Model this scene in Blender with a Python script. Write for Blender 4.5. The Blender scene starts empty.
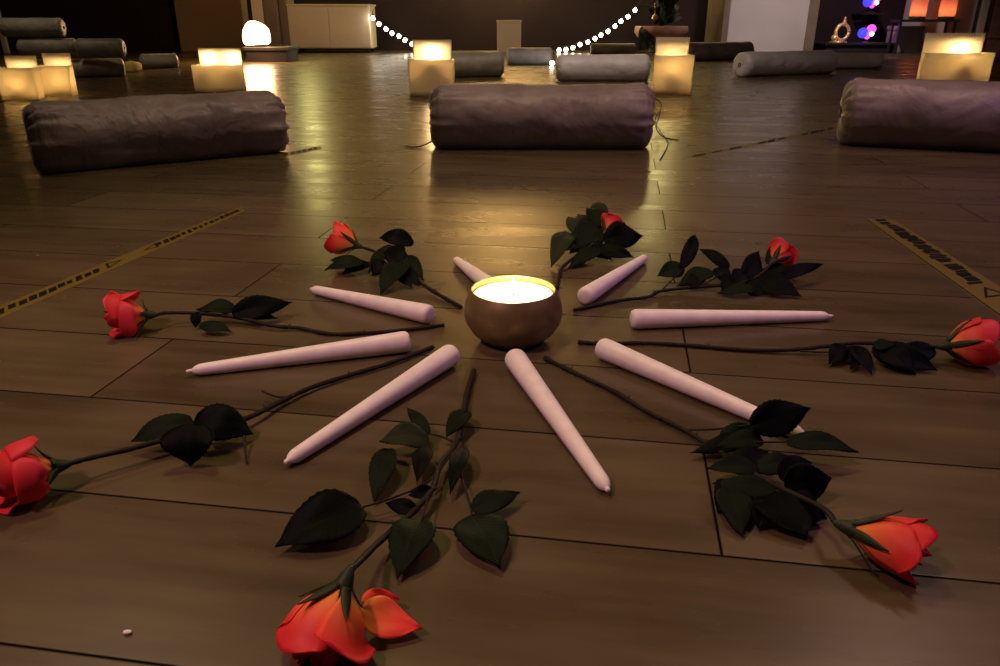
import bpy, bmesh, math, random
from mathutils import Vector, Matrix, noise
PI = math.pi
C = bpy.context.scene.collection
SC = bpy.context.scene
R = random.Random(7)

# ------------------------------------------------------------------ camera
CAM_H = 0.35
PITCH = math.radians(22.65)
FPX = 750.0
cd = bpy.data.cameras.new('camera'); cam = bpy.data.objects.new('camera', cd); C.objects.link(cam)
cam.location = (0, 0, CAM_H); cam.rotation_euler = (PI/2 - PITCH, 0, 0)
cd.sensor_width = 36; cd.lens = 36*FPX/1000; cd.clip_start = 0.02; cd.clip_end = 60
SC.camera = cam
CO = Vector((0, 0, CAM_H))
def ray(px, py):
    a = (px-500)/FPX; b = (333-py)/FPX
    f = Vector((0, math.cos(PITCH), -math.sin(PITCH))); u = Vector((0, math.sin(PITCH), math.cos(PITCH)))
    return f + Vector((1, 0, 0))*a + u*b
def G(px, py, z=0.0):                      # point of the photograph at height z
    d = ray(px, py); t = (z-CAM_H)/d.z
    return CO + d*t
def W(px, py, Y):                          # point of the photograph at depth Y
    d = ray(px, py); return CO + d*(Y/d.y)

# ------------------------------------------------------------------ object helpers
def obj(name, bm, mat=None, parent=None, smooth=True, loc=None):
    me = bpy.data.meshes.new(name); bmesh.ops.recalc_face_normals(bm, faces=bm.faces)
    if smooth:
        for f in bm.faces: f.smooth = True
    bm.to_mesh(me); bm.free()
    o = bpy.data.objects.new(name, me); C.objects.link(o)
    if mat is not None:
        for m in (mat if isinstance(mat, (list, tuple)) else [mat]): me.materials.append(m)
    if parent is not None:
        o.parent = parent; o.matrix_parent_inverse = Matrix.Translation(-world_loc(parent))
    if loc is not None: o.location = loc
    return o
def world_loc(o):
    v = Vector((0, 0, 0))
    while o is not None:
        v += (o.location + o.matrix_parent_inverse.translation) if o.parent else o.location
        o = o.parent
    return v
def tag(o, label, cat, group=None, kind=None):
    if label: o['label'] = label
    if cat: o['category'] = cat
    if group: o['group'] = group
    if kind: o['kind'] = kind
    return o
def thing(name, label, cat, loc=(0, 0, 0), group=None):
    o = bpy.data.objects.new(name, None); C.objects.link(o); o.location = loc; o.empty_display_size = 0.05
    return tag(o, label, cat, group)
def struct(name, bm, mat, smooth=False):
    o = obj(name, bm, mat, None, smooth); o['kind'] = 'structure'; return o
def copy_tree(o, parent=None):
    kids = [c for c in C.objects if c.parent == o]
    c = o.copy(); C.objects.link(c)
    if parent is not None: c.parent = parent
    for k in kids: copy_tree(k, c)
    return c

def box(bm, lo, hi, bev=0.0, mi=0):
    vs = [bm.verts.new((x, y, z)) for x in (lo[0], hi[0]) for y in (lo[1], hi[1]) for z in (lo[2], hi[2])]
    fs = []
    for q in ((0, 1, 3, 2), (4, 6, 7, 5), (0, 4, 5, 1), (2, 3, 7, 6), (0, 2, 6, 4), (1, 5, 7, 3)):
        f = bm.faces.new([vs[i] for i in q]); f.material_index = mi; fs.append(f)
    if bev > 0:
        es = list({e for f in fs for e in f.edges})
        bmesh.ops.bevel(bm, geom=es, offset=bev, segments=2, profile=0.5, affect='EDGES')
def lathe(bm, prof, n=48, M=None, closed=True):
    """prof: list of (r, z); rotates round z, then M"""
    M = M or Matrix.Identity(4); rings = []
    for r, z in prof:
        if r < 1e-6: rings.append([bm.verts.new(M @ Vector((0, 0, z)))])
        else: rings.append([bm.verts.new(M @ Vector((r*math.cos(2*PI*i/n), r*math.sin(2*PI*i/n), z))) for i in range(n)])
    for a, b in zip(rings, rings[1:]):
        if len(a) == 1 and len(b) == 1: continue
        for i in range(n):
            j = (i+1) % n
            if len(a) == 1: bm.faces.new((a[0], b[i], b[j]))
            elif len(b) == 1: bm.faces.new((a[i], a[j], b[0]))
            else: bm.faces.new((a[i], a[j], b[j], b[i]))
def smooth_path(pts, k=6):
    pts = [Vector(p) for p in pts]
    if len(pts) < 3: return pts
    out = []
    for i in range(len(pts)-1):
        p0 = pts[max(i-1, 0)]; p1 = pts[i]; p2 = pts[i+1]; p3 = pts[min(i+2, len(pts)-1)]
        for j in range(k):
            t = j/k
            out.append(0.5*((2*p1) + (p2-p0)*t + (2*p0-5*p1+4*p2-p3)*t*t + (3*p1-p0-3*p2+p3)*t**3))
    out.append(pts[-1]); return out
def tube(bm, pts, r0, r1=None, n=8, jit=0.0, seed=0):
    r1 = r0 if r1 is None else r1; rr = random.Random(seed)
    pts = [Vector(p) for p in pts]; rings = []; N = len(pts); prev = None
    for i, p in enumerate(pts):
        t = (pts[min(i+1, N-1)] - pts[max(i-1, 0)]).normalized()
        if prev is None:
            a = Vector((0, 0, 1)) if abs(t.z) < .9 else Vector((1, 0, 0)); e = t.cross(a).normalized()
        else: e = (prev - t*prev.dot(t)).normalized()
        prev = e; f = t.cross(e)
        r = (r0 + (r1-r0)*i/max(N-1, 1))*(1+jit*(rr.random()-.5)*2)
        rings.append([bm.verts.new(p + (e*math.cos(2*PI*k/n) + f*math.sin(2*PI*k/n))*r) for k in range(n)])
    for a, b in zip(rings, rings[1:]):
        for k in range(n): bm.faces.new((a[k], a[(k+1) % n], b[(k+1) % n], b[k]))
    bm.faces.new(rings[0][::-1]); bm.faces.new(rings[-1])
def frame_to(d, up=Vector((0, 0, 1))):
    z = d.normalized(); x = up.cross(z)
    if x.length < 1e-4: x = Vector((1, 0, 0))
    x.normalize(); y = z.cross(x)
    return Matrix((x, y, z)).transposed().to_4x4()

# ------------------------------------------------------------------ materials
def mat(name, col=(.5, .5, .5), rough=.5, metal=0.0, spec=.5, **kw):
    m = bpy.data.materials.new(name); m.use_nodes = True; b = m.node_tree.nodes['Principled BSDF']
    b.inputs['Base Color'].default_value = (*col, 1); b.inputs['Roughness'].default_value = rough
    b.inputs['Metallic'].default_value = metal; b.inputs['Specular IOR Level'].default_value = spec
    for k, v in kw.items(): b.inputs[k].default_value = v
    return m
def N(m, t, **kw):
    n = m.node_tree.nodes.new(t)
    for k, v in kw.items(): setattr(n, k, v)
    return n
def L(m, a, b): m.node_tree.links.new(a, b)
def bsdf(m): return m.node_tree.nodes['Principled BSDF']
def mottle(m, c1, c2, scale, bump=0.0, detail=4, stretch=(1, 1, 1), dist=.01):
    tc = N(m, 'ShaderNodeTexCoord'); mp = N(m, 'ShaderNodeMapping'); mp.inputs['Scale'].default_value = stretch
    nz = N(m, 'ShaderNodeTexNoise'); nz.inputs['Scale'].default_value = scale; nz.inputs['Detail'].default_value = detail
    rp = N(m, 'ShaderNodeValToRGB'); rp.color_ramp.elements[0].position = .35; rp.color_ramp.elements[1].position = .68
    rp.color_ramp.elements[0].color = (*c1, 1); rp.color_ramp.elements[1].color = (*c2, 1)
    L(m, tc.outputs['Object'], mp.inputs['Vector']); L(m, mp.outputs[0], nz.inputs['Vector']); L(m, nz.outputs['Fac'], rp.inputs[0])
    L(m, rp.outputs[0], bsdf(m).inputs['Base Color'])
    if bump:
        bp = N(m, 'ShaderNodeBump'); bp.inputs['Strength'].default_value = bump; bp.inputs['Distance'].default_value = dist
        L(m, nz.outputs['Fac'], bp.inputs['Height']); L(m, bp.outputs[0], bsdf(m).inputs['Normal'])
    return m
def emis(name, col, s):
    m = mat(name, tuple(c*.12 for c in col)); b = bsdf(m)
    b.inputs['Emission Color'].default_value = (*col, 1); b.inputs['Emission Strength'].default_value = s
    return m

M = {}
# wood laminate floor
PLANK_W, PLANK_L = 0.151, 1.2
PL_DIR = Vector((math.cos(math.radians(-8.9)), math.sin(math.radians(-8.9)), 0))
PL_NRM = Vector((-PL_DIR.y, PL_DIR.x, 0))
_pa = G(500, 534); V0 = _pa.dot(PL_NRM)                      # a seam passes here
_ja, _jb = G(713, 505), G(685, 342)
_ra = math.floor((_ja.dot(PL_NRM)-V0)/PLANK_W); _rb = math.floor((_jb.dot(PL_NRM)-V0)/PLANK_W)
U0 = _ja.dot(PL_DIR); DU = ((_jb.dot(PL_DIR)-U0) + PLANK_L)/max(_rb-_ra, 1)
def floor_mat():
    m = mat('wood_laminate', (.2, .15, .1), .22, 0, .5)
    b = bsdf(m); geo = N(m, 'ShaderNodeNewGeometry')
    def dot(v):
        n = N(m, 'ShaderNodeVectorMath', operation='DOT_PRODUCT'); n.inputs[1].default_value = v
        L(m, geo.outputs['Position'], n.inputs[0]); return n.outputs['Value']
    def mth(op, a, bb=None, c=None):
        n = N(m, 'ShaderNodeMath', operation=op)
        for i, x in enumerate((a, bb, c)):
            if x is None: continue
            if isinstance(x, (int, float)): n.inputs[i].default_value = x
            else: L(m, x, n.inputs[i])
        return n.outputs[0]
    u = dot(PL_DIR); v = dot(PL_NRM)
    vv = mth('DIVIDE', mth('SUBTRACT', v, V0), PLANK_W); row = mth('FLOOR', vv); fv = mth('SUBTRACT', vv, row)
    uu = mth('DIVIDE', mth('SUBTRACT', mth('SUBTRACT', u, U0), mth('MULTIPLY', mth('SUBTRACT', row, float(_ra)), DU)), PLANK_L)
    col = mth('FLOOR', uu); fu = mth('SUBTRACT', uu, col)
    ev = mth('MULTIPLY', mth('MINIMUM', fv, mth('SUBTRACT', 1.0, fv)), PLANK_W)
    eu = mth('MULTIPLY', mth('MINIMUM', fu, mth('SUBTRACT', 1.0, fu)), PLANK_L)
    e = mth('MINIMUM', ev, eu)
    seam = N(m, 'ShaderNodeMapRange'); seam.inputs[1].default_value = .0006; seam.inputs[2].default_value = .0018
    L(m, e, seam.inputs[0])
    cmb = N(m, 'ShaderNodeCombineXYZ'); L(m, row, cmb.inputs[0]); L(m, col, cmb.inputs[1])
    wn = N(m, 'ShaderNodeTexWhiteNoise', noise_dimensions='3D'); L(m, cmb.outputs[0], wn.inputs['Vector'])
    gr = N(m, 'ShaderNodeCombineXYZ'); L(m, mth('MULTIPLY', u, 2.2), gr.inputs[0]); L(m, mth('MULTIPLY', v, 26.0), gr.inputs[1]); L(m, mth('MULTIPLY', wn.outputs['Value'], 40.0), gr.inputs[2])
    nz = N(m, 'ShaderNodeTexNoise'); nz.inputs['Scale'].default_value = 1.6; nz.inputs['Detail'].default_value = 7; nz.inputs['Roughness'].default_value = .62
    L(m, gr.outputs[0], nz.inputs['Vector'])
    g2 = N(m, 'ShaderNodeCombineXYZ'); L(m, mth('MULTIPLY', u, 3.0), g2.inputs[0]); L(m, mth('MULTIPLY', v, 7.0), g2.inputs[1]); L(m, mth('MULTIPLY', wn.outputs['Value'], 17.0), g2.inputs[2])
    n2 = N(m, 'ShaderNodeTexNoise'); n2.inputs['Scale'].default_value = 1.7; n2.inputs['Detail'].default_value = 4; L(m, g2.outputs[0], n2.inputs['Vector'])
    rp = N(m, 'ShaderNodeValToRGB'); cr = rp.color_ramp
    cr.elements[0].position = .3; cr.elements[0].color = (.055, .040, .018, 1)
    cr.elements[1].position = .72; cr.elements[1].color = (.122, .090, .040, 1)
    q = cr.elements.new(.5); q.color = (.088, .064, .029, 1)
    mix = mth('ADD', mth('MULTIPLY', nz.outputs['Fac'], .55), mth('MULTIPLY', n2.outputs['Fac'], .45))
    L(m, mth('ADD', mix, mth('MULTIPLY', mth('SUBTRACT', wn.outputs['Value'], .5), .16)), rp.inputs[0])
    mx = N(m, 'ShaderNodeMix', data_type='RGBA'); mx.inputs[6].default_value = (.008, .005, .004, 1)
    L(m, seam.outputs[0], mx.inputs[0]); L(m, rp.outputs[0], mx.inputs[7]); L(m, mx.outputs[2], b.inputs['Base Color'])
    rr = N(m, 'ShaderNodeMapRange'); rr.inputs[1].default_value = .3; rr.inputs[2].default_value = .7; rr.inputs[3].default_value = .24; rr.inputs[4].default_value = .34
    L(m, n2.outputs['Fac'], rr.inputs[0]); L(m, rr.outputs[0], b.inputs['Roughness']); L(m, mth('MULTIPLY', seam.outputs[0], .5), b.inputs['Specular IOR Level'])
    bp = N(m, 'ShaderNodeBump'); bp.inputs['Strength'].default_value = .12; bp.inputs['Distance'].default_value = .0008
    L(m, seam.outputs[0], bp.inputs['Height'])
    b2 = N(m, 'ShaderNodeBump'); b2.inputs['Strength'].default_value = .015; b2.inputs['Distance'].default_value = .001
    L(m, nz.outputs['Fac'], b2.inputs['Height']); L(m, bp.outputs[0], b2.inputs['Normal']); L(m, b2.outputs[0], b.inputs['Normal'])
    return m
M['floor'] = floor_mat()
M['dark_wall'] = mottle(mat('dark_plum_paint', (.03, .02, .02), .8, 0, .2), (.022, .013, .014), (.034, .021, .021), 1.2)
M['brown_wall'] = mottle(mat('brown_paint', (.1, .07, .05), .8, 0, .2), (.1, .07, .05), (.13, .09, .06), 1.4)
M['tan_wall'] = mottle(mat('tan_paint', (.3, .2, .11), .8, 0, .2), (.27, .18, .1), (.33, .23, .13), 1.4)
M['upper_wall'] = mottle(mat('ochre_plaster', (.4, .32, .2), .85, 0, .2), (.36, .28, .17), (.44, .35, .22), 1.4)
M['pale_wall'] = mottle(mat('pale_plaster', (.6, .58, .55), .8, 0, .2), (.55, .53, .5), (.63, .61, .57), 2.0, .1)
M['ceiling'] = mottle(mat('ceiling_paint', (.1, .08, .07), .9, 0, .1), (.09, .075, .06), (.11, .09, .08), 1.5)
M['wax'] = mottle(mat('white_wax', (.82, .74, .66), .42, 0, .4), (.78, .70, .62), (.86, .79, .71), 60, .05, 3, (1, 1, 1), .0008)
bsdf(M['wax']).inputs['Subsurface Weight'].default_value = .25
bsdf(M['wax']).inputs['Subsurface Radius'].default_value = (1, .6, .4); bsdf(M['wax']).inputs['Subsurface Scale'].default_value = .004
M['wick'] = mat('cotton_wick', (.75, .66, .56), .9)
M['burnt_wick'] = mat('burnt_wick', (.02, .015, .01), .9)
M['bronze'] = mottle(mat('satin_bronze', (.2, .14, .08), .40, .45, .5), (.21, .155, .06), (.28, .21, .085), 30, .05, 3, (1, 1, 1), .001)
M['pool'] = mat('molten_wax', (.95, .86, .66), .35)
M['flame'] = emis('candle_flame', (1, .74, .36), 30)
def leaf_mat(name, c1, c2, tr):
    m = mat(name, c1, .55, 0, .05); b = bsdf(m)
    uv = N(m, 'ShaderNodeUVMap'); sp = N(m, 'ShaderNodeSeparateXYZ'); L(m, uv.outputs[0], sp.inputs[0])
    def mth(op, a, bb):
        n = N(m, 'ShaderNodeMath', operation=op)
        for i, x in enumerate((a, bb)):
            if isinstance(x, (int, float)): n.inputs[i].default_value = x
            else: L(m, x, n.inputs[i])
        return n.outputs[0]
    a = N(m, 'ShaderNodeMath', operation='ABSOLUTE'); L(m, sp.outputs[0], a.inputs[0])
    ph = mth('MULTIPLY', mth('SUBTRACT', sp.outputs[1], mth('MULTIPLY', a.outputs[0], .22)), 44.0)
    s = mth('POWER', mth('ABSOLUTE', mth('SINE', ph, 0), 0), .35)
    mid = N(m, 'ShaderNodeMapRange'); mid.inputs[2].default_value = .07; L(m, a.outputs[0], mid.inputs[0])
    h = mth('MULTIPLY', s, mid.outputs[0])
    rp = N(m, 'ShaderNodeValToRGB'); rp.color_ramp.elements[0].color = (c2[0]*1.5, c2[1]*1.4, c2[2]*1.5, 1); rp.color_ramp.elements[1].color = (*c1, 1)
    rp.color_ramp.elements[1].position = .6; L(m, h, rp.inputs[0]); L(m, rp.outputs[0], b.inputs['Base Color'])
    bp = N(m, 'ShaderNodeBump'); bp.inputs['Strength'].default_value = .22; bp.inputs['Distance'].default_value = .0006
    L(m, h, bp.inputs['Height']); L(m, bp.outputs[0], b.inputs['Normal'])
    t = N(m, 'ShaderNodeBsdfTranslucent'); t.inputs[0].default_value = (c1[0]*1.2, c1[1]*1.3, c1[2]*.6, 1)
    mx = N(m, 'ShaderNodeMixShader'); mx.inputs[0].default_value = tr
    L(m, b.outputs[0], mx.inputs[1]); L(m, t.outputs[0], mx.inputs[2])
    L(m, mx.outputs[0], m.node_tree.nodes['Material Output'].inputs['Surface'])
    return m
M['leaf'] = leaf_mat('rose_leaf', (.006, .010, .004), (.0066, .011, .0045), .04)
M['leaf_pale'] = leaf_mat('lit_rose_leaf', (.022, .028, .010), (.024, .031, .012), .10)  # lit copy of the leaf green, light painted into the colour
M['leaf_dark'] = leaf_mat('shaded_rose_leaf', (.0012, .002, .0012), (.0014, .0022, .0014), .01)  # near-black copy of the leaf: shade of leaves turned from the light, painted in
M['stem'] = mottle(mat('rose_stem', (.02, .014, .008), .6, 0, .12), (.018, .010, .007), (.020, .018, .009), 60)
M['calyx'] = mat('green_calyx', (.026, .034, .013), .5, 0, .2)
def petal_mat(name, stops):
    m = mat(name, (.7, .05, .04), .5, 0, .25); b = bsdf(m)
    uv = N(m, 'ShaderNodeUVMap'); sp = N(m, 'ShaderNodeSeparateXYZ'); L(m, uv.outputs[0], sp.inputs[0])
    nz = N(m, 'ShaderNodeTexNoise'); nz.inputs['Scale'].default_value = 3.0; L(m, uv.outputs[0], nz.inputs['Vector'])
    ad = N(m, 'ShaderNodeMath', operation='MULTIPLY_ADD'); ad.inputs[1].default_value = .35; L(m, nz.outputs['Fac'], ad.inputs[0])
    sb = N(m, 'ShaderNodeMath', operation='SUBTRACT'); sb.inputs[1].default_value = .17; L(m, sp.outputs[1], sb.inputs[0]); L(m, sb.outputs[0], ad.inputs[2])
    rp = N(m, 'ShaderNodeValToRGB'); cr = rp.color_ramp
    cr.elements[0].position = stops[0][0]; cr.elements[0].color = (*stops[0][1], 1)
    cr.elements[1].position = stops[-1][0]; cr.elements[1].color = (*stops[-1][1], 1)
    for p, c in stops[1:-1]: cr.elements.new(p).color = (*c, 1)
    L(m, ad.outputs[0], rp.inputs[0]); L(m, rp.outputs[0], b.inputs['Base Color'])
    t = N(m, 'ShaderNodeBsdfTranslucent'); L(m, rp.outputs[0], t.inputs[0])
    mx = N(m, 'ShaderNodeMixShader'); mx.inputs[0].default_value = .25
    L(m, b.outputs[0], mx.inputs[1]); L(m, t.outputs[0], mx.inputs[2]); L(m, mx.outputs[0], m.node_tree.nodes['Material Output'].inputs['Surface'])
    return m
M['petal'] = petal_mat('orange_red_petal', [(0.0, (.95, .42, .08)), (.3, (.95, .20, .06)), (.65, (.9, .07, .045)), (1.0, (.72, .02, .03))])
M['petal_in'] = petal_mat('deep_red_petal', [(0.0, (.9, .16, .04)), (.5, (.75, .03, .025)), (1.0, (.55, .012, .02))])
M['petal_pink'] = petal_mat('coral_pink_petal', [(0.0, (.92, .32, .10)), (.3, (.86, .10, .06)), (.65, (.74, .035, .04)), (1.0, (.78, .05, .075))])
def satin(name, c1, c2, k=1.0):
    m = mottle(mat(name, c1, .46, 0, .5), c1, c2, 9, 0, 6); b = bsdf(m)
    b.inputs['Sheen Weight'].default_value = .3; b.inputs['Sheen Roughness'].default_value = .4
    tc = N(m, 'ShaderNodeTexCoord'); prev = None
    for sc, ds, st, dst in ((4.5, .5, .7, .035), (13, .8, .5, .010), (60, .3, .2, .0012)):
        nz = N(m, 'ShaderNodeTexNoise'); nz.inputs['Scale'].default_value = sc; nz.inputs['Detail'].default_value = 3; nz.inputs['Distortion'].default_value = ds
        L(m, tc.outputs['Object'], nz.inputs['Vector'])
        bp = N(m, 'ShaderNodeBump'); bp.inputs['Strength'].default_value = min(1, st*k); bp.inputs['Distance'].default_value = dst
        L(m, nz.outputs['Fac'], bp.inputs['Height'])
        if prev: L(m, prev.outputs[0], bp.inputs['Normal'])
        prev = bp
    L(m, prev.outputs[0], b.inputs['Normal']); return m
M['satin'] = satin('mauve_satin', (.20, .155, .13), (.31, .25, .21))
M['satin_plum'] = satin('plum_satin', (.17, .13, .112), (.27, .21, .185), 1.8)
M['satin_grey'] = satin('grey_satin', (.17, .15, .125), (.27, .24, .2))
M['satin_light'] = satin('light_grey_satin', (.46, .44, .49), (.6, .58, .64))
M['cord'] = mat('black_cord', (.02, .018, .016), .7)
def paper(name, col, tr):
    m = mat(name, col, .8, 0, .2); b = bsdf(m)
    t = N(m, 'ShaderNodeBsdfTranslucent'); t.inputs[0].default_value = (*col, 1)
    mx = N(m, 'ShaderNodeMixShader'); mx.inputs[0].default_value = tr
    L(m, b.outputs[0], mx.inputs[1]); L(m, t.outputs[0], mx.inputs[2]); L(m, mx.outputs[0], m.node_tree.nodes['Material Output'].inputs['Surface'])
    return m
M['paper'] = paper('white_paper', (.88, .8, .62), .5)
M['peach_paper'] = paper('peach_paper', (.9, .58, .42), .6)
M['tape'] = mat('yellow_tape', (.13, .095, .012), .45)
M['tape_black'] = mat('black_print', (.008, .007, .006), .6, 0, .1)
M['white_paint'] = mottle(mat('white_paint', (.78, .71, .54), .45), (.74, .67, .5), (.8, .73, .57), 3)
M['black_wood'] = mottle(mat('black_wood', (.02, .018, .018), .5), (.015, .013, .013), (.028, .024, .024), 6)
M['grey_wood'] = mottle(mat('grey_brown_wood', (.2, .16, .12), .5), (.18, .14, .1), (.24, .19, .14), 6)
M['grey_cloth'] = mottle(mat('grey_cloth', (.3, .27, .27), .8), (.26, .23, .23), (.34, .31, .31), 12)
M['salt'] = emis('glowing_salt', (1, .62, .30), 9)
M['bulb'] = emis('warm_white_bulb', (1, .86, .66), 22)
M['blue'] = emis('blue_led', (.05, .04, 1), 1.8)
M['magenta'] = emis('magenta_led', (1, .08, .6), 1.8)
M['hot'] = emis('white_led', (1, .55, .75), 5)
M['amber'] = emis('amber_lamp', (1, .5, .3), 14)
M['terracotta'] = mottle(mat('terracotta', (.36, .19, .13), .7), (.3, .15, .1), (.42, .23, .16), 14, .2)
M['plant'] = mat('dark_plant_leaf', (.012, .022, .012), .5)
M['gold'] = mat('gold', (.7, .5, .2), .3, .9)
M['brass_glow'] = mat('pale_gold', (.75, .55, .3), .35, .5)
M['yellow_cloth'] = mat('yellow_cloth', (.45, .36, .08), .8)
M['dust'] = mat('white_crumb', (.8, .75, .68), .8)

# ------------------------------------------------------------------ the room
XL, XR, YB, YF, ZC = -7.0, 7.0, 10.0, -2.6, 2.7
bm = bmesh.new(); box(bm, (XL-.1, YF-.1, -.1), (XR+.1, YB+.1, 0)); struct('floor', bm, M['floor'])
bm = bmesh.new(); box(bm, (XL-.1, YF-.1, ZC), (XR+.1, YB+.1, ZC+.1)); struct('ceiling', bm, M['ceiling'])
bm = bmesh.new(); box(bm, (XL-.1, YB, 0), (XR+.1, YB+.1, .9)); struct('wall_back', bm, M['dark_wall'])
bm = bmesh.new(); box(bm, (XL-.1, YB, .9), (XR+.1, YB+.1, ZC)); struct('wall_back_upper', bm, M['upper_wall'])
bm = bmesh.new(); box(bm, (XL-.1, YF-.1, 0), (XL, YB+.1, ZC)); struct('wall_left', bm, M['brown_wall'])
bm = bmesh.new(); box(bm, (XR, YF-.1, 0), (XR+.1, YB+.1, ZC)); struct('wall_right', bm, M['brown_wall'])
bm = bmesh.new(); box(bm, (XL-.1, YF-.1, 0), (XR+.1, YF, ZC)); struct('wall_front', bm, M['brown_wall'])
def wall_piece(name, x0, x1, Y0, Y1, m, z1=ZC, mats=None):
    bm = bmesh.new(); a = W(x0, 30, Y0).x; b = W(x1, 30, Y0).x
    box(bm, (a, Y0, 0), (b, Y1, z1), .006); return struct(name, bm, m)
wall_piece('wall_brown_section', 178, 244, 9.75, 9.99, M['tan_wall'])
wall_piece('trim_1', 278, 288, 9.3, 9.7, M['grey_wood'])
wall_piece('wall_pier', 728, 806, 9.3, 9.99, M['pale_wall'])
wall_piece('trim_2', 722, 728, 9.24, 9.99, M['grey_wood'])
wall_piece('trim_3', 806, 816, 9.32, 9.99, M['grey_wood'])
wall_piece('wall_niche_side', 928, 972, 9.35, 9.99, M['pale_wall'])
wall_piece('wall_corner', -2, 3, 9.2, 9.24, M['pale_wall'], 1.5)
# door at the right edge
bm = bmesh.new(); a = W(984, 30, 9.4).x; box(bm, (a, 9.5, 0), (a+.9, 9.56, 2.05), .004)
for zz in ((.15, .85), (1.0, 1.9)): box(bm, (a+.12, 9.485, zz[0]), (a+.78, 9.5, zz[1]), .005)
d1 = struct('door_1', bm, M['terracotta'])
bm = bmesh.new(); tube(bm, [(a+.08, 9.5, 1.0), (a+.08, 9.44, 1.0), (a+.2, 9.44, 1.0)], .01, n=8); obj('door_handle', bm, M['gold'], d1)
bm = bmesh.new(); box(bm, (a-.08, 9.4, 0), (a, 9.6, 2.12), .004); box(bm, (a, 9.4, 2.05), (a+.98, 9.6, 2.12), .004); struct('trim_4', bm, M['white_paint'])

# ------------------------------------------------------------------ taper candles
candle_lengths = []
def taper_candle(label, bpx, tpx, nub=.0012, rb=.0122, rt=.0064):
    b = G(bpx[0], bpx[1], rb); t = G(tpx[0], tpx[1], rt); d = t-b; Ln = d.length; candle_lengths.append(round(Ln, 3))
    root = thing('taper_candle', label, 'candle', (b.x, b.y, 0), 'taper candles laid out around the bowl')
    M4 = Matrix.Translation(b) @ frame_to(d)
    prof = [(0, 0), (rb*.6, .0003), (rb*.86, .0018), (rb*.97, .0045), (rb, .009)]
    for i in range(1, 9): prof.append((rb + (rt-rb)*(i/8)**1.05, .009 + (Ln-.021)*i/8))
    prof += [(rt*.93, Ln-.009), (rt*.72, Ln-.0055), (rt*.45, Ln-.003), (rt*.3, Ln-.002), (0, Ln-.0018)]
    bm = bmesh.new(); lathe(bm, prof, 32, M4); obj('candle_body', bm, M['wax'], root)
    bm = bmesh.new(); dn = d.normalized(); tube(bm, [t-dn*.004, t+dn*.0005, t+dn*nub], .0026, .0017, 8); obj('wick', bm, M['wick'], root)
    return root
taper_candle('white taper candle lying behind the bowl, its wide end hidden by the bowl', (497, 291), (455, 259))
taper_candle('short-looking white taper candle right behind the bowl, pointing back to the small leafy rose', (584, 297), (646, 257))
taper_candle('cream taper candle behind the left candles, between two rose stems at the back left', (431, 315), (311, 289))
taper_candle('pinkish taper candle lying straight out to the right of the bowl', (631, 319), (830, 316), .0035)
taper_candle('pink taper candle pointing left of the bowl, with a bare nub at its tip', (410, 341), (190, 371), .0038)
taper_candle('pink taper candle pointing to the lower left, beside the front rose', (453, 353), (286, 462))
taper_candle('cream taper candle in front of the bowl pointing to the lower right', (514, 357), (608, 490))
taper_candle('cream taper candle with a dark rose leaf lying over its tip', (600, 347), (807, 437))

# ------------------------------------------------------------------ the bowl
BC = G(513, 338)
root = thing('candle_bowl', 'round bronze bowl with a lit candle in the middle of the circle', 'bowl', (BC.x, BC.y, 0))
T = Matrix.Translation((BC.x, BC.y, 0))
prof = [(0, .002), (.026, .002), (.028, .0), (.033, .0005), (.040, .004), (.049, .012), (.0555, .023), (.0578, .0325), (.0572, .042), (.0548, .051), (.0518, .0575), (.0496, .0612), (.0490, .0624), (.0482, .0626), (.0476, .0616), (.0484, .058), (.0495, .053), (.049, .046), (.045, .041), (0, .040)]
bm = bmesh.new(); lathe(bm, prof, 72, T); bowl = obj('bowl_body', bm, M['bronze'], root)
bm = bmesh.new(); lathe(bm, [(0, .041), (.043, .0415), (.0475, .047), (.0475, .0535), (.0470, .0552), (.0455, .0548), (.03, .054), (0, .0535)], 64, T); obj('candle_wax', bm, M['pool'], root)
def flame(bm, p, h, r, n=12):
    lathe(bm, [(0, 0), (r*.55, h*.07), (r*.95, h*.22), (r, h*.34), (r*.8, h*.55), (r*.45, h*.78), (r*.15, h*.94), (0, h)], n, Matrix.Translation(p))
bm = bmesh.new(); tube(bm, [(BC.x, BC.y, .052), (BC.x+.0004, BC.y, .0565), (BC.x+.001, BC.y, .0595)], .0009, n=6); obj('wick', bm, M['burnt_wick'], root)
bm = bmesh.new(); flame(bm, (BC.x, BC.y, .0575), .0175, .0042); obj('flame', bm, M['flame'], root)
def light(name, kind, loc, e, col, size=.01, **kw):
    ld = bpy.data.lights.new(name, kind); ld.energy = e; ld.color = col
    if kind == 'AREA': ld.size = size
    else: ld.shadow_soft_size = size
    for k, v in kw.items(): setattr(ld, k, v)
    o = bpy.data.objects.new(name, ld); C.objects.link(o); o.location = loc; return o
light('bowl_flame_light', 'POINT', (BC.x, BC.y, .069), 1.9, (1, .78, .45), .006)

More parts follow.
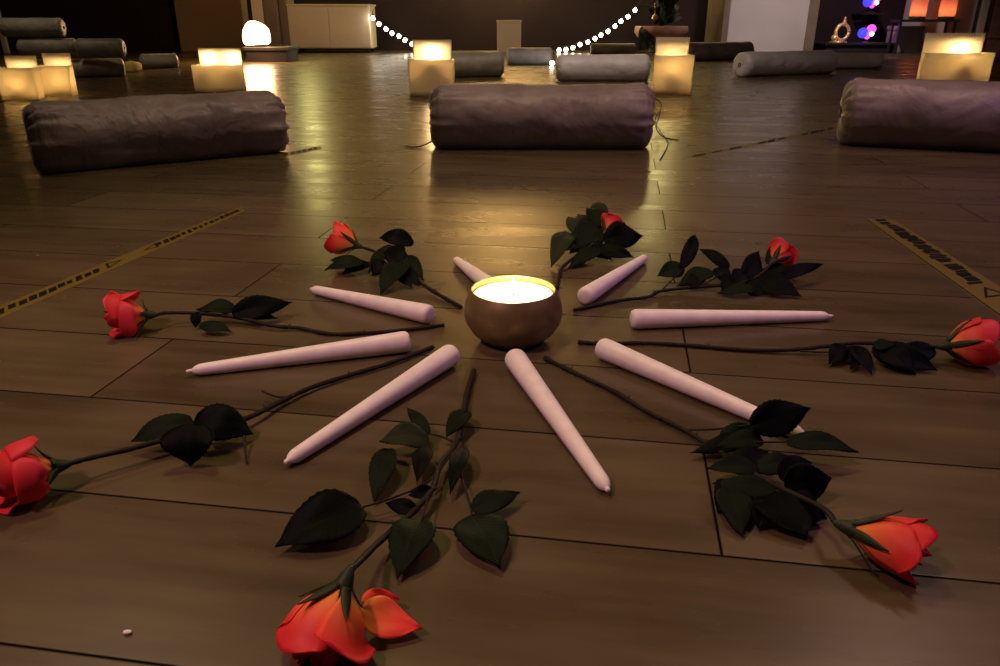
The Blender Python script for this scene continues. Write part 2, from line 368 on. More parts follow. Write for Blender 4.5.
# ------------------------------------------------------------------ roses
CAMN = Vector((0, -.92, .38)).normalized()
def leaf_mesh(bm, base, tip, w, face=.5, arc=.12, fold=.18, roll=0.0, seed=0, twist=0.0, teeth=11, lift=True):
    rr = random.Random(seed); base = Vector(base); tip = Vector(tip); d = tip-base; Ln = d.length; dn = d/Ln
    nn = (Vector((0, 0, 1))*(1-face) + CAMN*face); nn = nn - dn*nn.dot(dn)
    if nn.length < .05: nn = CAMN - dn*CAMN.dot(dn)
    nn.normalize()
    nn = Matrix.Rotation(math.radians(roll), 3, dn) @ nn
    NT, NV = 22, 5; rows = []; uvs = {}
    ph = rr.random()*6
    for i in range(NT+1):
        t = i/NT
        ww = (math.sin(PI*min(1, t**.82))**.8)*(1-.18*t) * w/2 if 0 < t < 1 else 0.0
        if t > .8: ww *= 1-.25*((t-.8)/.2)**2
        tooth = 1 + .11*(((t*teeth) % 1) - .5) if .08 < t < .96 else 1
        tw = math.radians(twist)*t
        n2 = Matrix.Rotation(tw, 3, dn) @ nn; s2 = dn.cross(n2)
        row = []
        for j in range(-NV, NV+1):
            v = j/NV
            k = ww*v*(tooth if abs(j) == NV else 1)
            hgt = arc*Ln*math.sin(PI*t)*.8 + fold*abs(k) - (fold*1.2)*abs(k)*abs(v)*.6 + (.035*w*math.sin(9*t+ph+3*v) + .05*w*math.sin(4.3*t+2*ph))*abs(v)
            q = base + dn*(Ln*(t - (.03*abs(v) if 0 < t < 1 else 0))) + s2*k + n2*hgt
            row.append((q, (v, t)))
        rows.append(row)
    mz = min(q.z for r_ in rows for q, _ in r_)
    dz = max(0.0, .0012-mz) if lift else 0
    uvl = bm.loops.layers.uv.verify(); vr = []
    for row in rows:
        vv = []
        for q, uv in row:
            vt = bm.verts.new((q.x, q.y, q.z+dz)); uvs[vt] = uv; vv.append(vt)
        vr.append(vv)
    for a, b in zip(vr, vr[1:]):
        for j in range(len(a)-1):
            f = bm.faces.new((a[j], a[j+1], b[j+1], b[j]))
            for lp in f.loops: lp[uvl].uv = uvs[lp.vert]
    return base + Vector((0, 0, dz))
def solid(o, th):
    m = o.modifiers.new('thickness', 'SOLIDIFY'); m.thickness = th; m.offset = 0; return o
def petal_mesh(bm, C0, A, E1, E2, phi, Rm, H, half, flare=0., close=0., notch=0., seed=0, z0=0.0, lean=0.0, minz=.0015):
    rr = random.Random(seed); NT, NU = 12, 10; uvl = bm.loops.layers.uv.verify(); uvs = {}; rows = []
    p1, p2 = rr.random()*6, rr.random()*6
    for i in range(NT+1):
        t = i/NT; row = []
        for j in range(-NU//2, NU//2+1):
            u = j/(NU/2)
            wp = .55 + .45*math.sin(PI/2*min(1, t*1.8)); wp *= 1 - .38*max(0, (t-.72)/.28)**2
            ang = phi + u*half*wp
            r_ = Rm*(.16 + .84*math.sin(PI/2*min(1, t*1.55)))
            r_ *= 1 - close*max(0, (t-.55)/.45)**1.5
            fl = max(0, t-.5)/.5
            r_ += Rm*flare*fl**1.7*(1+.18*math.sin(3*u+p1))
            z_ = z0 + H*t*(1-.10*u*u*t) - H*.42*flare*fl**2.6 + H*.07*(1-abs(u))*t**5
            r_ += Rm*.05*math.sin(2.3*u+p2+4*t)*t + lean*H*t*t
            if flare >= 1:
                wq = (.6+.4*math.sin(PI/2*min(1, t*1.8))) * (1 if t < .6 else .3+.7*math.sqrt(max(0, 1-((t-.6)/.4)**2)))
                ang = phi + u*half*wq
                r_ = Rm*(.16+.84*math.sin(PI/2*min(1, t*1.5))) + Rm*.34*(flare-.7)*fl**1.4 + Rm*.04*math.sin(2.3*u+p2+4*t)*t
                z_ = z0 + H*.66*math.sin(PI/2*min(1, t*1.3)) - H*.46*fl**1.9 - H*.06*u*u*t
            rad = E1*math.cos(ang) + E2*math.sin(ang)
            q = C0 + A*z_ + rad*r_
            if q.z < minz: q.z = minz + .0004*rr.random()
            vt = bm.verts.new(q); uvs[vt] = (u*.5+.5, t); row.append(vt)
        rows.append(row)
    for a, b in zip(rows, rows[1:]):
        for j in range(len(a)-1):
            f = bm.faces.new((a[j], a[j+1], b[j+1], b[j]))
            for lp in f.loops: lp[uvl].uv = uvs[lp.vert]
def make_bloom(root, base, to, dia, Ln, petals, inner_close=.55, pal='petal', sepal_open=.2, seed=0, phase=0.0, inner_len=.99, sepal_len=.44):
    base = Vector(base); A = (Vector(to)-base).normalized()
    E1 = A.cross(Vector((0, 0, 1)))
    E1.normalize(); E2 = E1.cross(A)           # E2 points up
    Rm = dia/2
    bm = bmesh.new()
    for k in range(5):
        petal_mesh(bm, base, A, E1, E2, phase + k*2.2, Rm*(.30+.085*k), Ln*(inner_len-.03*k), 1.5, .05, inner_close*(1-.12*k), seed=seed+k)
    bloom = obj('bloom', bm, M['petal_in'], root); solid(bloom, .0007)
    for k, (ang, half, rf, hf, fl) in enumerate(petals):
        bm = bmesh.new(); petal_mesh(bm, base, A, E1, E2, math.radians(ang), Rm*rf, Ln*hf, half, fl, .0, seed=seed*7+k)
        o = obj('petal', bm, M[pal], bloom); solid(o, .0007)
    # calyx: hip plus five sepals
    bm = bmesh.new(); M4 = Matrix.Translation(base - A*.009) @ frame_to(A)
    lathe(bm, [(0, -.004), (.0022, -.003), (.0042, .002), (.0058, .007), (.0062, .010), (.004, .0125), (0, .013)], 16, M4)
    cal = obj('calyx', bm, M['calyx'], root)
    for k in range(5):
        an = phase+.6+k*2*PI/5; rad = E1*math.cos(an)+E2*math.sin(an)
        fl = sepal_open*(1+.5*math.sin(k*2.1+seed))
        bm = bmesh.new(); tan = A.cross(rad); NS = 10; va = []
        for i in range(NS+1):
            t = i/NS; tt = (sepal_len+.12*math.sin(k*1.7+seed))*t
            r_ = max(.0058*(1-t), Rm*(.16+.84*math.sin(PI/2*min(1, tt*1.55)))*1.05 + .0012) + fl*Ln*t**2.5
            c = base + A*(Ln*tt - fl*Ln*.2*t**3 - .001*(1-t)) + rad*r_
            w_ = .0034*(1-t)**.7*(.7+.6*math.sin(PI*t)) + .0003; c.z = max(c.z, .0022)
            va.append((bm.verts.new(c-tan*w_), bm.verts.new(c+rad*.0005), bm.verts.new(c+tan*w_)))
        for a, b in zip(va, va[1:]):
            bm.faces.new((a[0], a[1], b[1], b[0])); bm.faces.new((a[1], a[2], b[2], b[1]))
        o = obj('sepal', bm, M['calyx'], cal); solid(o, .0007)
    return base - A*.011
def rose(label, stem_px, bloom, leaves, stalks=(), r=.0024, thorns=4, seed=0, twigs=()):
    root_p = G(*stem_px[0])
    root = thing('rose', label, 'rose', (root_p.x, root_p.y, 0), 'orange and red roses laid out around the bowl')
    pts = [G(*p) for p in stem_px]
    b = dict(bloom)
    C0 = G(*b.pop('base')); to = G(*b.pop('to'))
    end = make_bloom(root, C0, to, seed=seed, **b)
    pts.append(end)
    sp = smooth_path(pts, 7); bm = bmesh.new(); rr = random.Random(seed)
    for p in sp: p.z = max(p.z, r+.0004)
    tube(bm, sp, r*1.12, r*.92, 8, .12, seed)
    for k in range(thorns):
        i = int(len(sp)*(.08 + .6*k/max(thorns, 1))); p = sp[i]; t = (sp[i+1]-sp[i]).normalized()
        sd = t.cross(Vector((0, 0, 1))).normalized()*(1 if k % 2 else -1); sd = (sd + Vector((0, 0, .5))).normalized()
        lathe(bm, [(0, -.001), (.0016, 0), (.0008, .002), (0, .0048)], 8, Matrix.Translation(p+sd*r*.8) @ frame_to(sd - t*.35))
    for tw in twigs: tube(bm, smooth_path([G(*q) for q in tw], 5), r*.6, r*.35, 6, .1, seed)
    obj('stem', bm, M['stem'], root)
    for st in stalks:
        bm = bmesh.new(); q = smooth_path([G(*s) for s in st], 5)
        for p in q: p.z = max(p.z, .0016)
        tube(bm, q, .0011, .0008, 6, .1, seed); obj('leaf_stalk', bm, M['stem'], root)
    for k, lf in enumerate(leaves):
        (b3, t3, w) = lf[:3]; kw = dict(lf[3]) if len(lf) > 3 else {}
        mm = kw.pop('m', 'leaf'); bm = bmesh.new()
        leaf_mesh(bm, G(*b3), G(*t3), w, seed=seed*50+k, **kw)
        o = obj('leaf', bm, M[mm], root); solid(o, .0004)
    return root

# front rose
rose('large orange-red rose nearest the camera, drooping bloom with one petal fallen open',
     [(474, 370, .004), (466, 396, .006), (463, 418, .008), (456, 443, .010), (440, 465, .012), (432, 490, .012), (408, 517, .012), (378, 543, .015), (356, 565, .030)],
     dict(base=(343, 586, .037), to=(319, 642, .012), dia=.043, Ln=.042, pal='petal', sepal_open=.10, sepal_len=.30, inner_close=.05, inner_len=1.16, phase=.75,
          petals=[(80, 1.1, 1.0, 1.0, .18), (170, .95, 1.06, .88, .55), (330, 1.05, 1.0, .95, .15), (255, 1.0, .95, .95, .1), (20, .8, .98, .9, .2)]),
     [((363, 507, .012), (275, 546, .008), .050, dict(face=.35, m='leaf_dark', arc=.1)),
      ((429, 434, .012), (407, 408, .018), .014, dict(face=.5)),
      ((429, 440, .012), (379, 441, .014), .030, dict(face=.35, m='leaf_pale', arc=.2)),
      ((389, 450, .014), (374, 503, .004), .024, dict(face=.3)),
      ((426, 446, .013), (417, 482, .006), .019, dict(face=.5, m='leaf_dark')),
      ((467, 412, .010), (446, 437, .012), .021, dict(face=.4)),
      ((464, 447, .012), (450, 494, .008), .017, dict(face=.5, m='leaf_dark')),
      ((433, 491, .012), (408, 495, .012), .013, dict(face=.6, m='leaf_dark')),
      ((417, 510, .012), (385, 503, .012), .014, dict(face=.6, m='leaf_dark')),
      ((472, 510, .008), (520, 493, .010), .024, dict(face=.3)),
      ((471, 514, .008), (500, 570, .004), .044, dict(face=.1, arc=.1)),
      ((422, 520, .012), (397, 578, .005), .036, dict(face=.1, arc=.15))],
     stalks=[[(457, 446, .010), (430, 480, .013), (395, 497, .013), (363, 507, .012)], [(457, 466, .01), (466, 490, .010), (472, 512, .008)], [(456, 443, .010), (440, 436, .012), (429, 434, .012)], [(440, 466, .012), (430, 490, .013), (422, 520, .013)]],
     seed=1, thorns=5)
bloom_o = [c for c in C.objects if c.parent is not None and c.name.startswith('bloom')][-1]
for b3, t3, w_, kw, pm in (((362, 608, .020), (421, 629, .006), .028, dict(face=.5, arc=-.10, fold=.30, twist=-35, teeth=0, roll=5), 'petal'), ((362, 600, .014), (399, 599, .010), .016, dict(face=.6, arc=.1, fold=.1, teeth=0), 'petal_in')):
    bm = bmesh.new(); leaf_mesh(bm, G(*b3), G(*t3), w_, seed=3, **kw); solid(obj('petal', bm, M[pm], bloom_o), .0007)
# right front rose
rose('orange-red rose bud at the lower right with a thick bunch of leaves along its stem',
     [(545, 358, .003), (581, 376, .004), (613, 391, .004), (646, 411, .004), (684, 430, .005), (720, 452, .008), (750, 472, .011), (778, 487, .014), (822, 508, .019)],
     dict(base=(852, 529, .021), to=(912, 551, .018), dia=.037, Ln=.048, pal='petal', sepal_open=.1, inner_close=.3, phase=1.0,
          petals=[(80, 1.25, 1.0, .98, .08), (200, 1.1, 1.0, .92, .1), (310, 1.15, 1.0, .95, .1), (30, .9, 1.05, .94, .3), (140, .95, 1.04, .9, .2)]),
     [((750, 426, .026), (811, 408, .034), .036, dict(face=.75, m='leaf_dark', arc=.08)),
      ((762, 440, .014), (716, 447, .018), .022, dict(face=.4, m='leaf')),
      ((759, 442, .009), (690, 453, .006), .024, dict(face=.3, m='leaf_dark')),
      ((786, 442, .018), (859, 452, .016), .024, dict(face=.3, m='leaf')),
      ((759, 469, .014), (706, 468, .014), .022, dict(face=.35, m='leaf')),
      ((755, 468, .013), (800, 462, .018), .022, dict(face=.4, m='leaf')),
      ((784, 486, .014), (832, 478, .022), .036, dict(face=.75, m='leaf_dark', roll=10)),
      ((776, 492, .014), (712, 484, .012), .022, dict(face=.4, m='leaf')),
      ((728, 488, .012), (742, 536, .004), .030, dict(face=.1, m='leaf')),
      ((772, 492, .014), (806, 540, .004), .050, dict(face=.25, m='leaf_dark')),
      ((770, 500, .012), (758, 528, .004), .030, dict(face=.2, m='leaf_dark')),
      ((735, 470, .012), (768, 452, .016), .030, dict(face=.4, m='leaf_dark')),
      ((780, 478, .016), (812, 462, .022), .028, dict(face=.5, m='leaf_dark')),
      ((742, 486, .010), (718, 512, .003), .034, dict(face=.2, m='leaf_dark')),
      ((786, 500, .012), (826, 520, .004), .036, dict(face=.3, m='leaf_dark')),
      ((720, 440, .012), (758, 428, .018), .022, dict(face=.5, m='leaf'))],
     stalks=[[(684, 430, .005), (715, 429, .014), (750, 425, .026)], [(700, 440, .006), (740, 442, .016), (786, 442, .018)]], seed=2, thorns=6, r=.0023)
# left front rose
rose('red rose cut off by the left edge, stem with three dark leaves',
     [(433, 347, .004), (390, 363, .004), (350, 375, .004), (310, 388, .005), (280, 402, .006), (247, 418, .010), (200, 433, .014), (160, 441, .016), (130, 449, .017), (90, 458, .019)],
     dict(base=(55, 467, .021), to=(-6, 482, .024), dia=.046, Ln=.050, pal='petal_pink', sepal_open=.1, sepal_len=.2, inner_close=.1, phase=.2,
          petals=[(70, .95, 1.0, 1.0, 1.25), (-45, .95, 1.0, 1.0, 1.15), (170, .95, 1.0, 1.0, 1.1), (30, .9, .9, 1.0, .4), (130, .9, .9, 1.0, .35), (270, 1.0, .9, .95, .3)]),
     [((193, 421, .022), (131, 442, .012), .030, dict(face=.5, m='leaf')),
      ((194, 422, .022), (254, 434, .006), .040, dict(face=.5, m='leaf_dark', arc=.3)),
      ((193, 424, .034), (190, 466, .004), .050, dict(face=.4, m='leaf_dark', arc=.25))],
     stalks=[[(247, 418, .010), (220, 418, .02), (193, 422, .022)]], twigs=[[(295, 396, .006), (278, 397, .007), (262, 391, .010)], [(244, 436, .010), (245, 450, .005), (247, 463, .002)]], seed=3, thorns=5)
# left rose
rose('coral red rose lying far left behind the left pink candle',
     [(444, 325, .003), (396, 331, .003), (364, 333, .003), (331, 334, .003), (299, 328, .004), (275, 326, .006), (239, 318, .010), (215, 315, .014), (190, 313, .016), (165, 313, .018)],
     dict(base=(147, 315, .020), to=(112, 316, .023), dia=.050, Ln=.046, pal='petal_pink', sepal_open=.25, sepal_len=.2, inner_close=.2, phase=.8,
          petals=[(65, .95, 1.0, 1.0, 1.25), (-60, .95, 1.0, .95, .45), (175, 1.0, 1.0, 1.0, 1.1), (120, 1.0, .95, 1.0, .3), (270, 1.0, .95, 1.0, .3)]),
     [((236, 310, .016), (196, 309, .018), .028, dict(face=.35, m='leaf')),
      ((198, 312, .020), (195, 328, .003), .016, dict(face=.5, m='leaf_dark')),
      ((200, 325, .010), (232, 332, .004), .022, dict(face=.3, m='leaf')),
      ((232, 314, .014), (292, 302, .022), .034, dict(face=.75, m='leaf_dark')),
      ((235, 315, .010), (278, 319, .006), .020, dict(face=.5, m='leaf_dark'))],
     stalks=[[(239, 318, .010), (215, 311, .018), (198, 312, .020)]], seed=4, thorns=5)
# back left rose
rose('small orange-red rose at the back left, its stem ending at the bowl',
     [(461, 307, .003), (438, 294, .004), (422, 284, .006), (405, 272, .012), (390, 260, .020), (376, 252, .022)],
     dict(base=(356, 245, .026), to=(333, 237, .036), dia=.044, Ln=.044, pal='petal', sepal_open=.12, inner_close=.4, phase=.5,
          petals=[(80, 1.2, 1.0, .95, .1), (200, 1.1, 1.0, .95, .2), (320, 1.15, 1.0, .92, .15), (20, .9, 1.05, .9, .3)]),
     [((363, 262, .018), (325, 271, .006), .034, dict(face=.3, m='leaf')),
      ((413, 244, .030), (379, 238, .034), .034, dict(face=.6, m='leaf_dark', arc=.25)),
      ((392, 246, .026), (368, 274, .004), .028, dict(face=.4, m='leaf')),
      ((404, 264, .022), (380, 294, .003), .040, dict(face=.25, m='leaf')),
      ((402, 256, .024), (424, 282, .006), .030, dict(face=.4, m='leaf')),
      ((394, 246, .030), (398, 274, .010), .036, dict(face=.5, m='leaf_dark')),
      ((404, 272, .016), (420, 287, .004), .022, dict(face=.4, m='leaf_dark')),
      ((370, 262, .012), (342, 276, .003), .030, dict(face=.4, m='leaf_dark')),
      ((390, 252, .026), (410, 270, .012), .034, dict(face=.6, m='leaf_dark')),
      ((386, 262, .018), (372, 275, .004), .034, dict(face=.5, m='leaf_dark')),
      ((398, 268, .016), (412, 288, .004), .034, dict(face=.4, m='leaf_dark')),
      ((362, 266, .010), (330, 260, .014), .026, dict(face=.5, m='leaf'))],
     seed=5, thorns=4)
# back middle rose
rose('small coral rose half hidden behind its own leaves, behind the bowl to the right',
     [(557, 288, .003), (560, 272, .004), (568, 262, .010), (585, 250, .016), (598, 240, .022)],
     dict(base=(606, 232, .028), to=(615, 217, .045), dia=.029, Ln=.036, pal='petal_pink', sepal_open=.1, inner_close=.5, phase=.3,
          petals=[(60, .85, 1.0, .85, .6), (140, .8, 1.0, .95, .35), (-20, .85, 1.0, .9, .45), (230, .9, 1.0, .95, .3)]),
     [((593, 224, .030), (603, 202, .046), .036, dict(face=.9, m='leaf_pale')),
      ((578, 236, .024), (568, 217, .040), .026, dict(face=.8, m='leaf_pale')),
      ((569, 232, .028), (551, 267, .003), .040, dict(face=.45, m='leaf_pale')),
      ((602, 228, .030), (570, 252, .008), .060, dict(face=.6, m='leaf')),
      ((603, 240, .026), (643, 236, .028), .048, dict(face=.8, m='leaf_dark', arc=.2)),
      ((600, 250, .014), (568, 268, .003), .032, dict(face=.4, m='leaf')),
      ((597, 250, .014), (634, 258, .006), .034, dict(face=.5, m='leaf_dark')),
      ((600, 226, .030), (597, 248, .012), .036, dict(face=.7, m='leaf')),
      ((606, 226, .034), (586, 208, .050), .034, dict(face=.9, m='leaf')),
      ((590, 232, .026), (577, 214, .036), .030, dict(face=.8, m='leaf')),
      ((580, 240, .018), (556, 252, .010), .034, dict(face=.6, m='leaf_pale')),
      ((610, 244, .022), (624, 222, .040), .036, dict(face=.9, m='leaf_dark')),
      ((588, 246, .016), (612, 260, .004), .036, dict(face=.5, m='leaf_dark'))],
     seed=6, thorns=2)
# back right rose
rose('small pink-red rose at the back right, upright leaves along a stem behind the right candle',
     [(574, 310, .003), (616, 301, .003), (648, 297, .003), (661, 291, .004), (699, 287, .006), (735, 284, .010), (757, 277, .018)],
     dict(base=(774, 261, .030), to=(790, 246, .042), dia=.032, Ln=.033, pal='petal_pink', sepal_open=.02, inner_close=.4, phase=.9,
          petals=[(95, .9, 1.0, .9, .5), (20, .85, 1.0, .95, .55), (170, .9, 1.0, .92, .35), (290, .9, 1.0, .95, .5)]),
     [((684, 267, .024), (657, 276, .012), .032, dict(face=.6, m='leaf')),
      ((682, 268, .024), (695, 234, .050), .024, dict(face=.9, m='leaf_dark')),
      ((729, 268, .020), (699, 249, .036), .022, dict(face=.7, m='leaf_dark')),
      ((712, 272, .018), (677, 286, .004), .034, dict(face=.35, m='leaf')),
      ((716, 268, .020), (730, 284, .006), .028, dict(face=.5, m='leaf_dark')),
      ((742, 281, .012), (759, 251, .034), .032, dict(face=.9, m='leaf_dark')),
      ((792, 271, .018), (757, 271, .016), .018, dict(face=.4, m='leaf')),
      ((775, 280, .014), (824, 264, .024), .022, dict(face=.6, m='leaf_dark')),
      ((752, 280, .014), (802, 297, .003), .042, dict(face=.5, m='leaf_dark')),
      ((754, 290, .010), (717, 293, .004), .024, dict(face=.35, m='leaf')),
      ((735, 276, .014), (722, 294, .003), .034, dict(face=.4, m='leaf_dark')),
      ((748, 272, .020), (730, 288, .006), .036, dict(face=.6, m='leaf_dark')),
      ((762, 276, .018), (788, 290, .006), .040, dict(face=.6, m='leaf_dark')),
      ((700, 274, .016), (690, 290, .004), .026, dict(face=.5, m='leaf_dark')),
      ((766, 264, .028), (775, 243, .040), .018, dict(face=.9, m='leaf')),
      ((745, 284, .012), (768, 294, .003), .036, dict(face=.5, m='leaf_dark'))],
     stalks=[[(661, 291, .004), (672, 280, .014), (684, 267, .024)], [(699, 287, .006), (715, 278, .014), (729, 268, .020)]], seed=7, thorns=4)
# right rose
rose('orange-pink rose at the right edge on a long straight stem, beside the floor tape',
     [(578, 342, .003), (605, 344, .003), (640, 343, .003), (683, 345, .003), (745, 350, .003), (790, 350, .005), (828, 346, .010), (860, 343, .014), (900, 345, .017)],
     dict(base=(948, 346, .021), to=(985, 343, .025), dia=.048, Ln=.046, pal='petal_pink', sepal_open=.02, inner_close=.45, phase=1.2,
          petals=[(80, 1.3, 1.0, .97, .02), (200, 1.25, 1.0, .95, .05), (320, 1.3, 1.02, .93, .05), (140, 1.0, 1.05, .88, .12)]),
     [((846, 346, .014), (828, 365, .003), .026, dict(face=.5, m='leaf_dark')),
      ((850, 346, .014), (872, 375, .003), .024, dict(face=.5, m='leaf_dark')),
      ((872, 348, .014), (938, 371, .003), .036, dict(face=.7, m='leaf_dark')),
      ((873, 346, .018), (896, 344, .022), .016, dict(face=.5, m='leaf')),
      ((935, 350, .016), (880, 362, .004), .028, dict(face=.6, m='leaf_dark')),
      ((880, 350, .014), (916, 374, .003), .034, dict(face=.6, m='leaf_dark')),
      ((862, 348, .014), (850, 370, .003), .024, dict(face=.5, m='leaf_dark'))],
     stalks=[[(800, 351, .005), (830, 352, .010), (858, 348, .014)]], seed=8, thorns=4)

# ------------------------------------------------------------------ floor tape
def tape(label, e0a, e0b, e1a, e1b, marks, name='floor_tape'):
    """strip between edge A (e0a to e1a) and edge B (e0b to e1b), with black print"""
    A0, B0, A1, B1 = G(*e0a), G(*e0b), G(*e1a), G(*e1b)
    bm = bmesh.new(); z1, z2 = .0004, .0006
    def P(s, v, z): p = A0.lerp(A1, s).lerp(B0.lerp(B1, s), v); return Vector((p.x, p.y, z))
    def quad(pts, mi, zt, zb=.0):
        vs = [bm.verts.new(P(s, v, zt)) for s, v in pts]; f = bm.faces.new(vs); f.material_index = mi
    box_pts = [(0, 0), (1, 0), (1, 1), (0, 1)]
    top = [bm.verts.new(P(s, v, z1)) for s, v in box_pts]; bot = [bm.verts.new(P(s, v, .0)) for s, v in box_pts]
    bm.faces.new(top); bm.faces.new(bot[::-1])
    for i in range(4): bm.faces.new((top[i], bot[i], bot[(i+1) % 4], top[(i+1) % 4]))
    for pts in marks: quad(pts, 1, z2)
    o = obj(name, bm, [M['tape'], M['tape_black']], None, False)
    return tag(o, label, 'tape', 'yellow and black tape stuck to the floor')
def bars(s0, s1, n, v0=.24, v1=.76, seed=0, fill=.85):
    rr = random.Random(seed); out = []
    for i in range(n):
        a = s0+(s1-s0)*i/n; b = a+(s1-s0)/n*(fill*(.6+.4*rr.random()))
        va = v0+(v1-v0)*.25*rr.random(); vb = v1-(v1-v0)*.25*rr.random()
        out.append([(a, va), (b, va), (b, vb), (a, vb)])
    return out
def tri_outline(sa, sb, v0, v1, k=.28):
    o = [(sa, v0), (sb, (v0+v1)/2), (sa, v1)]; cx = sa+(sb-sa)*.36; cy = (v0+v1)/2
    i = [(cx+(s-cx)*(1-k*1.3), cy+(v-cy)*(1-k*1.3)) for s, v in o]
    return [[o[j], o[(j+1) % 3], i[(j+1) % 3], i[j]] for j in range(3)]
mk = [[(.0, .03), (1, .03), (1, .07), (0, .07)]] + bars(.08, .30, 9, .32, .86, 1, 1.25) + bars(.30, .52, 13, .3, .88, 2, 1.1) + bars(.54, .72, 9, .32, .86, 3, 1.3)
mk += bars(.0, .08, 2, .2, .8, 5) + tri_outline(.82, .745, .25, .95) + tri_outline(.90, .98, .25, .95)
tape('yellow tape strip with black print on the floor, beside the right rose', (866, 220), (893, 219), (1012, 326), (1052, 320), mk)
mk = bars(.0, .34, 12, .3, .8, 6, .9) + tri_outline(.36, .42, .25, .85) + tri_outline(.56, .50, .25, .85) + bars(.56, .98, 15, .3, .8, 8, .9)
tape('yellow tape strip with black print on the floor, behind the left rose', (-14, 325), (-14, 312), (246, 211), (240, 207), mk)
tape('short worn tape line on the floor near the left bolster', (281, 157), (283, 153), (322, 149), (320, 146), bars(.05, .95, 6, .1, .9, 9, .9))
tape('thin worn tape line running back to the right-hand bolster', (682, 160), (684, 157), (838, 129), (838, 126), bars(.05, .35, 3, .1, .9, 10, .8)+bars(.42, .62, 3, .05, .95, 12, 1)+bars(.72, .98, 4, .05, .95, 13, 1))
# crumb
p = G(128, 634); bm = bmesh.new(); bmesh.ops.create_icosphere(bm, subdivisions=2, radius=.0021, matrix=Matrix.Translation((p.x, p.y, .0016)) @ Matrix.Diagonal((1.4, .8, .7, 1)))
for v in bm.verts: v.co += noise.noise_vector(v.co*900)*.0006
tag(obj('crumb', bm, M['dust']), 'tiny white crumb on the floor at the lower left', 'crumb')

# ------------------------------------------------------------------ bolsters
def bolster(label, a, b, Rr, m, seed=0, res=1.0, group='satin bolsters lying around the floor', z=0.0, amp=1.0, cat='bolster'):
    """axis from a to b (ground points), radius Rr, lying at height z"""
    a = Vector((a[0], a[1], z+Rr*.912)); b = Vector((b[0], b[1], z+Rr*.912)); d = b-a; Ln = d.length; dn = d/Ln
    mid = (a+b)/2
    root = thing('bolster', label, cat, (mid.x, mid.y, z), group)
    X = dn; Z = Vector((0, 0, 1)); Y = Z.cross(X)
    NL, NA = int(64*res), int(72*res); bm = bmesh.new(); rings = []
    so = Vector((seed*13.7, seed*5.1, 0)); ew = Rr*.62
    # stations: hub of each end, gather, shoulder, body
    st = []
    ne = max(6, int(14*res))
    for i in range(ne+1): q = i/ne; st.append(('e', q, -1))
    for i in range(1, NL): st.append(('b', i/NL, 0))
    for i in range(ne+1): q = 1-i/ne; st.append(('e', q, 1))
    for kind, q, side in st:
        ring = []
        for k in range(NA):
            th = 2*PI*k/NA
            if kind == 'b':
                x = -Ln/2+ew*.55 + (Ln-ew*1.1)*q; edge = min(q, 1-q); r_ = Rr
                pl = math.exp(-edge*14)
            else:
                r_ = Rr*math.sin(q*PI/2)**.75*(.94 if q < 1 else 1) if q > 0 else Rr*.07
                r_ = max(r_, Rr*.07)
                x = side*(Ln/2 - ew*.55*(1-math.cos(q*PI/2))**1.0 - ew*.16*(1-q)**3); pl = 1.0
            pleat = math.sin(th*13+seed+2*math.sin(th*2+seed))*.6 + math.sin(th*21+1.3*seed)*.4
            w1 = noise.noise(Vector((x*7, math.cos(th)*1.6, math.sin(th)*1.6))+so)
            w2 = noise.noise(Vector((x*18, math.cos(th)*4, math.sin(th)*4))+so*2)
            diag = noise.noise(Vector((x*12+th*1.2, th*.7, 3))+so)
            rr_ = r_*(1 + amp*(.035*w1 + .016*w2 + .03*diag*math.exp(-(min(abs(x-Ln/2), abs(x+Ln/2)))*5) + .06*pl*pleat*(1 if kind == 'b' else (.5+.5*math.sin(q*PI)))))
            y = rr_*math.cos(th); zz = rr_*math.sin(th)
            xx = x + (side*.05*Rr*pleat*math.sin(q*PI) if kind == 'e' else 0)
            if zz < -Rr*.90: zz = -Rr*.90 - (abs(zz)-Rr*.90)*.12
            zz = zz*(1.0 if zz < 0 else .985)
            p = mid + X*xx + Y*y + Z*zz
            p.z = max(p.z, z+.001)
            ring.append(bm.verts.new(p))
        rings.append(ring)
    for r0, r1 in zip(rings, rings[1:]):
        for k in range(NA): bm.faces.new((r0[k], r0[(k+1) % NA], r1[(k+1) % NA], r1[k]))
    bm.faces.new(rings[0][::-1]); bm.faces.new(rings[-1])
    obj('cover', bm, m, root)
    for s in (-1, 1):
        bm = bmesh.new(); c = mid + X*(s*(Ln/2-ew*.12))
        n_ = 20; pts = [c + (Y*math.cos(2*PI*i/n_)+Z*math.sin(2*PI*i/n_))*Rr*.14 for i in range(n_+1)]
        tube(bm, pts, Rr*.035, n=6); obj('drawstring', bm, M['cord'], root)
    root['_len'] = round(Ln, 3)
    return root
def cord(root, pts, r=.0022):
    bm = bmesh.new(); tube(bm, smooth_path([G(*p) for p in pts], 6), r, r, 6); return obj('cord_end', bm, M['cord'], root)
BR = .094
a, b = G(429, 114, BR), G(653, 114, BR)
mb = bolster('large mauve satin bolster in the middle, straight behind the bowl', a, b, BR, M['satin'], 1)
cord(mb, [(436, 139, .02), (424, 145, .006), (414, 147, .003), (405, 146, .004)]); cord(mb, [(654, 98, .11), (661, 104, .09), (659, 117, .05), (656, 128, .02), (664, 137, .003), (679, 140, .003)], .0018)
cord(mb, [(661, 110, .07), (655, 120, .04), (660, 131, .01), (668, 143, .003), (660, 160, .003)], .0014)
BR = .088
a, b = G(25, 136, BR), G(283, 118.5, BR); 
bolster('plum satin bolster on the left with a wrinkled shiny cover', a, b, BR, M['satin_plum'], 2, amp=1.7)
BR = .100
a, b = G(839, 109, BR), G(1075, 117, BR)
bolster('taupe satin bolster at the right cut off by the picture edge', a, b, BR, M['satin'], 3)
bg = 'far bolsters along the back wall'
